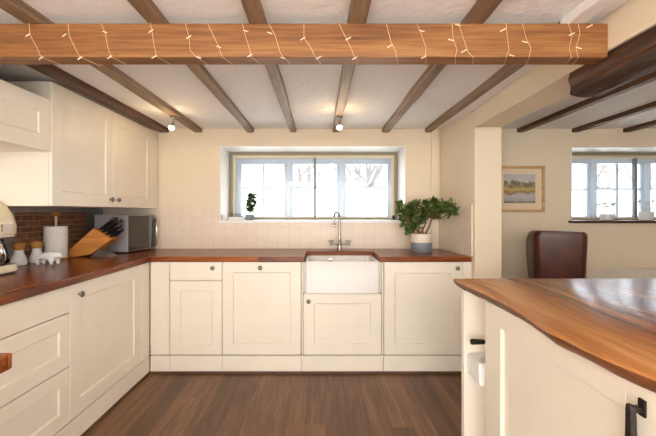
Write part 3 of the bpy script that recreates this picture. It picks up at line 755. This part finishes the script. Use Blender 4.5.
# ------------------------------------------------------------------ plants and sill things
def leaf(bm, p, d, up, L, w_):
    d = d.normalized(); s_ = d.cross(up)
    s_ = s_.normalized() if s_.length > 1e-4 else d.orthogonal().normalized()
    n_ = s_.cross(d)
    pts = [p, p+d*L*.3+s_*w_*.8-n_*w_*.1, p+d*L*.65+s_*w_-n_*w_*.12, p+d*L, p+d*L*.65-s_*w_-n_*w_*.12, p+d*L*.3-s_*w_*.8-n_*w_*.1]
    mid1 = p+d*L*.33+n_*w_*.22; mid2 = p+d*L*.66+n_*w_*.22
    V = [bm.verts.new(c) for c in pts]; a = bm.verts.new(mid1); b = bm.verts.new(mid2)
    for f in ((V[0], V[1], a), (V[1], V[2], b, a), (V[2], V[3], b), (V[3], V[4], b), (V[4], V[5], a, b), (V[5], V[0], a)): bm.faces.new(f)
px_, py_ = .876, 3.20
r = thing('potted_plant', 'bushy green plant in a cream and blue grey pot on the worktop', 'plant', (px_, py_, .905))
pot = MB().lathe([(.088, .985), (.09, .987), (.092, 1.055), (.091, 1.06), (.084, 1.06), (.083, 1.045), (.0, 1.045)], (px_, py_, 0), seg=36).build('pot', M_potw, r, smooth=40)
MB().lathe([(.0, .905), (.086, .905), (.089, .909), (.0895, .985), (.0, .985)], (px_, py_, 0), seg=36).build('glazed_base', M_potg, pot, smooth=40)
MB().lathe([(.083, 1.046), (.04, 1.050), (0, 1.052)], (px_, py_, 0), seg=20).build('soil', M_soil, r, smooth=60)
st = MB(); lf = MB()
tips = [(402, 207), (405, 215), (407, 225), (411, 203), (415, 211), (416, 227), (421, 201), (424, 209), (428, 216), (433, 198), (437, 206), (439, 213), (445, 201), (450, 204), (451, 210), (420, 219), (411, 219), (408, 210), (428, 204), (436, 200), (443, 207), (415, 204), (404, 203)]
joints = [Vector((px_-.03, py_, 1.13)), Vector((px_+.04, py_+.01, 1.15)), Vector((px_, py_-.01, 1.12)), Vector((px_+.09, py_, 1.19)), Vector((px_-.07, py_+.01, 1.17))]
for i_, j in enumerate(joints):
    b0 = Vector((px_+random.uniform(-.025, .025), py_+random.uniform(-.02, .02), 1.045))
    mid = b0.lerp(j, .5)+Vector((random.uniform(-.012, .012), 0, 0)); st.tube([b0, mid, j], .009, 8, .006)
for (tx_, tz_) in tips*2:
    T = P(tx_-3+random.uniform(-3, 3), tz_+2+random.uniform(-3, 4), py_); T.y = py_+(random.uniform(-.14, .12) if tx_ < 440 else random.uniform(-.2, -.08))
    j = min(joints, key=lambda v: (v-T).length)
    mid = j.lerp(T, .55)+Vector((random.uniform(-.015, .015), random.uniform(-.01, .01), -.015))
    st.tube([j, mid, T], .005, 6, .0025)
    d = (T-mid).normalized()
    for k in range(26):
        u_ = random.random()**.7; p0 = mid.lerp(T, .25+.8*u_)
        dr = Vector((random.gauss(0, 1), random.gauss(0, 1), random.gauss(-.1, .7))).normalized()*.9+d*.5
        leaf(lf.bm, p0+dr*.004, dr, Vector((random.gauss(0, .5), random.gauss(0, .5), 1)), random.uniform(.038, .06), random.uniform(.009, .0135))
for q_ in (lf.bm, st.bm):
    for v in q_.verts:
        v.co.y = min(v.co.y, 3.42); v.co.x = min(v.co.x, 1.150-(v.co.y-2.83)*.083)
st.build('stems', M_stem, r, smooth=60); lf.build('foliage', M_leaf, r)
# small plant on sill
sx, sy, sz = -.682, 3.6, 1.168
r = thing('small_potted_plant', 'little leafy plant in a pale pot on the window sill', 'plant', (sx, sy, sz))
MB().lathe([(.036, 0), (.038, .003), (.045, .055), (.041, .055), (.04, .046), (0, .046)], (sx, sy, sz)).build('pot', M_potg, r, smooth=40)
st = MB(); lf = MB()
st.tube([(sx, sy, sz+.04), (sx+.004, sy, sz+.10), (sx+.01, sy, sz+.16), (sx+.02, sy, sz+.23)], .007, 8)
for k in range(240):
    z = sz+.075+.17*random.random(); a = random.uniform(0, 2*PI); rr_ = .03 if z < sz+.17 else .035
    b0 = Vector((sx+.012*(z-sz-.06)/.1, sy, z)); d = Vector((math.cos(a), math.sin(a), random.uniform(-.2, .5)))
    leaf(lf.bm, b0+d*random.uniform(.002, rr_*.6), d, Vector((0, 0, 1)), random.uniform(.035, .06), .02)
st.build('stem', M_stem, r, smooth=60); lf.build('foliage', M_leaf2, r)
# word sign
def text_mesh(txt, size, ext):
    cu = bpy.data.curves.new('letters', 'FONT'); cu.body = txt; cu.size = size; cu.extrude = ext; cu.align_x = 'CENTER'
    o = bpy.data.objects.new('letters', cu); COL.objects.link(o)
    bpy.context.view_layer.update()
    me = bpy.data.meshes.new_from_object(o.evaluated_get(bpy.context.evaluated_depsgraph_get()))
    bpy.data.objects.remove(o); return me
r = thing('word_block', 'pale block with dark capital letters at the left of the window sill', 'sign', (-.815, 3.56, 1.168))
MB().box(-.078, .078, 0, .024, 0, .03).build('block', M_white, r, local=True, bevel=.002)
me = text_mesh('STRATFORD', .046, .002); me.materials.append(M_ink)
o = bpy.data.objects.new('letters', me); COL.objects.link(o); o.parent = r; o.location = (0, .012, .031); o.rotation_euler = (PI/2, 0, 0); o.scale = (.56, 1, 1)
r = tag(MB().lathe([(.0, 0), (.024, 0), (.026, .004), (.028, .055), (.024, .055), (.022, .04), (0, .04)], (-.90, 3.50, 1.168)).build('candle_cup', M_ceramic, smooth=40), 'small white cup in the left corner of the kitchen window sill', 'cup')
m = MB(); m.lathe([(.018, 0), (.019, .006), (.007, .014), (.012, .026), (.010, .04), (0, .048)], (.735, 3.70, 1.168)).tube([(.735, 3.70, 1.2), (.722, 3.70, 1.192), (.718, 3.70, 1.18)], .003, 6).tube([(.735, 3.70, 1.2), (.748, 3.70, 1.192), (.752, 3.70, 1.18)], .003, 6)
tag(m.build('ornament', M_iron, smooth=50), 'tiny dark ornament in the right corner of the kitchen window sill', 'ornament')
# side room sill pots
def sillpot(x, y, label, hp, n):
    r = thing('sill_vase', label, 'vase', (x, y, 1.166), 0, 'white pots on the side room sill')
    MB().lathe([(.05, 0), (.055, .004), (.066, hp), (.061, hp), (.058, hp-.012), (0, hp-.012)], (x, y, 1.166)).build('pot', M_ceramic, r, smooth=40)
    s2 = MB(); l2 = MB()
    for k in range(n):
        a = 2*PI*k/n; t0 = Vector((x+.02*math.cos(a), y+.02*math.sin(a), 1.166+hp-.015)); t1 = t0+Vector((.045*math.cos(a), .03*math.sin(a), .07+.03*random.random()))
        s2.tube([t0, t0.lerp(t1, .5)+Vector((.008*math.cos(a), 0, -.005)), t1], .003, 6)
        for _ in range(5):
            dd = Vector((random.gauss(0, .6), random.gauss(0, .5), 1)); leaf(l2.bm, t1, dd, Vector((0, 1, 0)), .04, .009)
    s2.build('stems', M_leafp, r, smooth=60); l2.build('leaves', M_leafp, r)
sillpot((607-320)*3.6/370, 3.6, 'white pot with pale upright leaves on the dark sill, left one', .062, 5)
sillpot((646-320)*3.6/370, 3.6, 'white pot with pale leaves near the right edge of the photo', .085, 3)

# ------------------------------------------------------------------ spotlights
def spot(x, y, label, dx, en=.45):
    z = CZ-.036
    r = thing('ceiling_spotlight', label, 'light', (x, y, z), 0, 'ceiling spotlights')
    MB().lathe([(0, z), (.024, z), (.024, z-.012), (.018, z-.017), (0, z-.017)], (x, y, 0)).build('ceiling_rose', M_pew, r, smooth=40)
    MB().tube([(x, y, z-.015), (x, y, z-.05), (x+dx*.3, y-.006, z-.062)], .005, 8).build('arm', M_pew, r, smooth=50)
    rot = Matrix.Translation((x+dx*.3, y-.006, z-.06)) @ Matrix.Rotation(-.5 if dx == 0 else -.45, 4, 'X')
    MB().lathe([(.0, 0), (.012, -.002), (.018, -.015), (.024, -.035), (.0225, -.035), (.016, -.014), (0, -.008)], mat=rot).build('lamp_head', M_chrome, r, smooth=50)
    MB().lathe([(0, -.012), (.014, -.018), (.023, -.034), (.020, -.048), (0, -.056)], mat=rot).build('bulb', M_lamp, r, smooth=60)
    ld = bpy.data.lights.new('spotlight_glow', 'POINT'); ld.energy = en; ld.color = (1, .72, .38) if en < 1 else (1, .86, .70); ld.shadow_soft_size = .03
    lo = bpy.data.objects.new('spotlight_glow', ld); COL.objects.link(lo); lo.parent = r; lo.location = (dx*.3, -.07, -.13)
spot(-1.137, 2.87, 'lit spotlight on the joist beside the wall cupboards', -.02)
spot(.150, 2.87, 'lit spotlight on the joist above the tap', .0)

spot(-.648, -.45, 'added unseen fill spotlight behind the camera, left one', 0, 6.0)  # this pair is added out of view for warm downward fill
spot(.612, -.45, 'added unseen fill spotlight behind the camera, right one', 0, 6.0)
# ------------------------------------------------------------------ fairy lights on the beam
r = thing('fairy_lights', 'string of tiny fairy lights wound around the oak beam', 'string lights', (-.2, 1.45, 1.856))
loops = [[(29, 22), (30, 35), (36, 46), (41, 57)], [(68, 22), (69, 35), (75, 48), (80, 57)], [(100, 22), (105, 32), (108, 48), (111, 57)], [(150, 22), (152, 31), (154, 45), (157, 57)], [(185, 22), (189, 37), (190, 50), (196, 57)], [(207, 22), (213, 35), (219, 47), (222, 57)], [(242, 22), (246, 38), (250, 50), (251, 57)], [(268, 22), (275, 35), (280, 52), (283, 57)], [(304, 22), (304, 38), (311, 48), (315, 57)], [(338, 22), (347, 40), (352, 50), (354, 57)], [(386, 22), (391, 42), (396, 52), (396, 57)], [(416, 22), (421, 33), (426, 48), (425, 57)], [(452, 22), (453, 38), (457, 50), (455, 57)], [(458, 22), (464, 40), (468, 52), (473, 57)], [(506, 22), (507, 35), (509, 50), (506, 57)], [(522, 22), (526, 38), (531, 48), (529, 57)], [(568, 22), (572, 36), (569, 48), (571, 57)], [(578, 22), (580, 34), (576, 48), (578, 57)]]
pts = []
yfw, ybw = 1.4525, 1.5395
for k, lp in enumerate(loops):
    for (a, b) in lp:
        q_ = P(a, b, yfw); pts.append(q_)
    q_ = pts[-1].copy(); pts.append(Vector((q_.x+.004, yfw+.003, 1.853))); pts.append(Vector((q_.x+.03, ybw-.003, 1.853))); pts.append(Vector((q_.x+.035, ybw, 1.86)))
    if k+1 < len(loops):
        nx_ = P(loops[k+1][0][0], 22, yfw).x
        pts.append(Vector((nx_, ybw, 1.98))); pts.append(Vector((nx_, ybw-.006, 1.9915))); pts.append(Vector((nx_, yfw+.006, 1.9915)))
MB().tube(pts, .0011, 5).build('wire', M_wire, r, smooth=60)
bulbs = [(28, 35, 1), (64.5, 35, 1), (41, 58, 1), (80, 58, 1), (105, 32, 0), (110, 57, 1), (151, 31, 1), (189, 37, 1), (154, 57, 1), (199, 57.5, 0), (219, 47, 0), (246, 31, 0), (270, 33, 0), (250, 55.5, 1), (283, 58, 0), (303, 38.5, 1), (319, 57.5, 1), (348.5, 38.5, 1), (355, 58, 1), (390, 46, 1), (422, 31, 0), (424, 57, 1), (451, 40, 0), (458, 25, 0), (464, 51, 1), (503, 30, 1), (512, 55.5, 0), (525, 42, 0), (572, 34, 1), (590, 26, 1), (579, 48, 0)]
for a, b, up in bulbs:
    c0 = P(a, b, yfw-.002); dirv = Vector((.010, -.002, .005 if up else -.004))
    MB().tube([c0-dirv*1.1, c0-dirv*.9, c0+dirv*.6, c0+dirv*1.0], [.001, .002, .002, .0008], 6).build('mini_bulb', M_bulbp, r, smooth=60)

# ------------------------------------------------------------------ side room
r = thing('framed_picture', 'river landscape picture in a pale wooden frame on the side room wall', 'picture', (1.865, WB, 1.25))
xa, xb, za, zb = 1.63, 2.092, 1.244, 1.676
m = MB(); t_ = .026
m.box(xa, xa+t_, WB-.022, WB, za, zb).box(xb-t_, xb, WB-.022, WB, za, zb).box(xa+t_, xb-t_, WB-.022, WB, zb-t_, zb).box(xa+t_, xb-t_, WB-.022, WB, za, za+t_)
m.build('frame', M_frame, r, bevel=.003)
MB().box(xa+t_, xb-t_, WB-.008, WB, za+t_, zb-t_).build('mount', M_mount, r)
# the painting: a generic riverside with trees
t = NT('riverside_painting'); c = t.coord(); sep = t.n('ShaderNodeSeparateXYZ'); t.l(c, sep.inputs[0])
nz = t.n('ShaderNodeTexNoise', i_Scale=22.0, i_Detail=6.0, i_Roughness=.7); t.l(c, nz.inputs['Vector'])
nb = t.n('ShaderNodeTexNoise', i_Scale=9.0, i_Detail=3.0); t.l(c, nb.inputs['Vector'])
hgt = t.math('ADD', t.math('DIVIDE', t.math('SUBTRACT', sep.outputs[2], .08), .28), t.math('MULTIPLY', t.math('SUBTRACT', nb.outputs[0], .5), .35))
colr = t.ramp(hgt, [(0, srgb(130, 112, 70)), (.1, srgb(178, 172, 172)), (.26, srgb(196, 188, 192)), (.34, srgb(150, 122, 66)), (.48, srgb(206, 176, 108)), (.56, srgb(140, 124, 76)), (.72, srgb(206, 198, 190)), (1, srgb(186, 184, 196))])
tree = t.math('GREATER_THAN', t.math('ADD', nz.outputs[0], t.math('MULTIPLY', t.math('SUBTRACT', .10, t.math('ABSOLUTE', t.math('SUBTRACT', hgt, .66))), 1.2)), .57)
colr = t.mix(t.math('MULTIPLY', tree, .85), colr, srgb(112, 100, 62))
t.l(colr, t.b.inputs['Base Color']); t.b.inputs['Roughness'].default_value = .6
MB().box(xa+.085, xb-.085, WB-.0095, WB-.0081, za+.085, zb-.08).build('painting', t.m, r)
MB().box(xa+t_, xb-t_, WB-.016, WB-.014, za+t_, zb-t_).build('glazing', M_glass, r)

# wing chair, back towards the camera
def cv(pts, n=6):
    return pts
ax_, ay_ = 1.79, 2.78
r = thing('wing_armchair', 'brown leather wing armchair seen from behind beyond the island', 'armchair', (ax_, ay_+.3, 0))
m = MB()
# back shell with wings: U-shaped plan lofted in height; inner & outer loops
def plan(z):
    t_ = (z-.32)/(1.10-.32); wd = .157+.025*t_; wing = .08+.13*min(1, max(0, (z-.55)/.3)) if z > .55 else .06
    if z > 1.0: wing *= max(.35, 1-(z-1.0)/.1*.6)
    th = .075; rake = -.03*t_
    o_ = []; n = 5; rr_ = .05
    # outer loop from right wing tip round the back to left wing tip, then inner loop back
    pts = [(wd, wing+.10)]
    for i in range(n+1): a = -PI/2*i/n; pts.append((wd-rr_+rr_*math.cos(a), rr_+rr_*math.sin(a)))
    for i in range(n+1): a = -PI/2-PI/2*i/n; pts.append((-wd+rr_+rr_*math.cos(a), rr_+rr_*math.sin(a)))
    pts.append((-wd, wing+.10)); pts.append((-wd+.03, wing+.12)); pts.append((-wd+.06, wing+.10))
    pts += [(-wd+.075, th+.04), (-wd+.12, th), (wd-.12, th), (wd-.075, th+.04), (wd-.06, wing+.10), (wd-.03, wing+.12)]
    return [(ax_+x, ay_+y+rake, z) for x, y in pts]
zs = [.32, .45, .55, .65, .78, .9, 1.0, 1.05, 1.075, 1.092]
R = []
for k, z in enumerate(zs):
    pl = plan(z)
    if k >= 8:
        cx_ = ax_; cy_ = ay_+.02; s_ = .975 if k == 8 else .90
        pl = [(cx_+(x-cx_)*s_, cy_+(y-cy_)*s_, zz+.010*(1-((x-cx_)/.22)**2)) for x, y, zz in pl]
    R.append([m.bm.verts.new(c_) for c_ in pl])
for A, B in zip(R, R[1:]):
    for k in range(len(A)): m.bm.faces.new((A[k], A[(k+1) % len(A)], B[(k+1) % len(B)], B[k]))
m.bm.faces.new(R[0][::-1]); m.bm.faces.new(R[-1])
m.build('backrest', M_leather, r, smooth=60)
# piping along back edges
for sg in (-1, 1):
    pp = []
    for z in (.33, .5, .7, .9, 1.03, 1.07):
        t_ = (z-.32)/.78; wd = .157+.025*t_; pp.append((ax_+sg*(wd-.028), ay_-.03*t_+.002, z))
    MB().tube(pp, .006, 8).build('piping', M_leather_d, r, smooth=60)
m = MB(); m.box(ax_-.19, ax_+.19, ay_+.10, ay_+.56, .30, .36); m.build('seat_frame', M_leather, r, bevel=.02)
m = MB(); m.box(ax_-.155, ax_+.155, ay_+.10, ay_+.57, .36, .47); m.build('seat_cushion', M_leather, r, bevel=.035)
for sg in (-1, 1):
    m = MB(); a_ = ax_+sg*.205
    m.box(a_-.045, a_+.045, ay_+.10, ay_+.54, .30, .58); m.lathe([(.0, ay_+.08), (.05, ay_+.085), (.055, ay_+.11), (.055, ay_+.53), (.05, ay_+.555), (0, ay_+.56)], (a_, 0, .585), 'Y', 18)
    m.build('arm', M_leather, r, smooth=40, bevel=.01)
    for yy in (ay_+.06, ay_+.50):
        MB().lathe([(.014, 0), (.022, .30)], (ax_+sg*.165, yy, 0), seg=12).build('leg', M_sillwood, r, smooth=50)
r.rotation_euler = (0, 0, math.radians(-18)); r.location.x = 1.91
# radiator
r = thing('radiator', 'cream panel radiator low on the side room wall', 'radiator', (2.95, WB-.06, .15))
m = MB(); xa, xb = 2.42, 3.9
pts = []; n = 40
for i in range(n):
    x = xa+.02+(xb-xa-.04)*i/n; s_ = (xb-xa-.04)/n
    pts += [(x, 3.372), (x+s_*.35, 3.370), (x+s_*.65, 3.370), (x+s_*.95, 3.372)]
pts += [(xb-.02, 3.40), (xa+.02, 3.40)]
m.prism(pts, .16, .70); m.build('panel', M_rad, r)
MB().box(xa, xb, 3.36, 3.43, .70, .725).box(xa, xa+.012, 3.36, 3.43, .16, .70).box(xb-.012, xb, 3.36, 3.43, .16, .70).build('casing', M_rad, r, bevel=.004)
for u in (xa+.15, xb-.19): MB().box(u, u+.04, 3.402, WB-.001, .3, .6).build('bracket', M_white, r)
MB().tube([(xa-.02, 3.40, 0), (xa-.02, 3.40, .19), (xa+.015, 3.40, .19)], .008, 8).lathe([(.016, .17), (.018, .25), (.0, .255)], (xa-.02, 3.40, 0), seg=12).build('valve', M_white, r, smooth=50)

# ------------------------------------------------------------------ outside
MB().box(-40, 40, -25, 45, -.2, -.06).build('ground', M_ground, kind='structure')
tag(MB().box(-12, 20, 8.0, 8.25, -.06, 1.74).build('garden_wall', M_render), 'white garden wall outside the windows', 'wall')
def tree(x, y, label, seed, h=3.2):
    rd = random.Random(seed); m = MB()
    def grow(p, d, L, r_, lvl):
        n = 4; pts = [p]; q_ = p.copy(); dd = d.copy()
        for i in range(n):
            dd = (dd+Vector((rd.gauss(0, .14), rd.gauss(0, .14), rd.gauss(0.02, .08)))).normalized(); q_ = q_+dd*L/n; pts.append(q_.copy())
        m.tube(pts, r_*1.5, 6 if lvl < 2 else 4, r_*.95)
        if lvl >= 4: return
        for k in range(3 if lvl < 3 else 2):
            nd = (dd+Vector((rd.gauss(0, .7), rd.gauss(0, .5), rd.uniform(-.15, .5)))).normalized()
            grow(pts[rd.choice((2, 3, 4))], nd, L*rd.uniform(.6, .8), r_*.55, lvl+1)
    grow(Vector((x, y, -.06)), Vector((0, 0, 1)), h*.55, .10, 0)
    return tag(m.build('bare_tree', M_bark, smooth=60), label, 'tree')
tree(1.15, 9.9, 'bare tree behind the garden wall seen through the right side of the kitchen window', 21, 3.0)
tree(.3, 13.4, 'bare tree seen through the middle of the kitchen window', 5, 3.6)
tree(2.5, 18.0, 'taller distant bare tree behind the one at the kitchen window right side', 12, 5.0)
tree(8.2, 10.5, 'bare tree seen through the side room window', 9, 3.4)
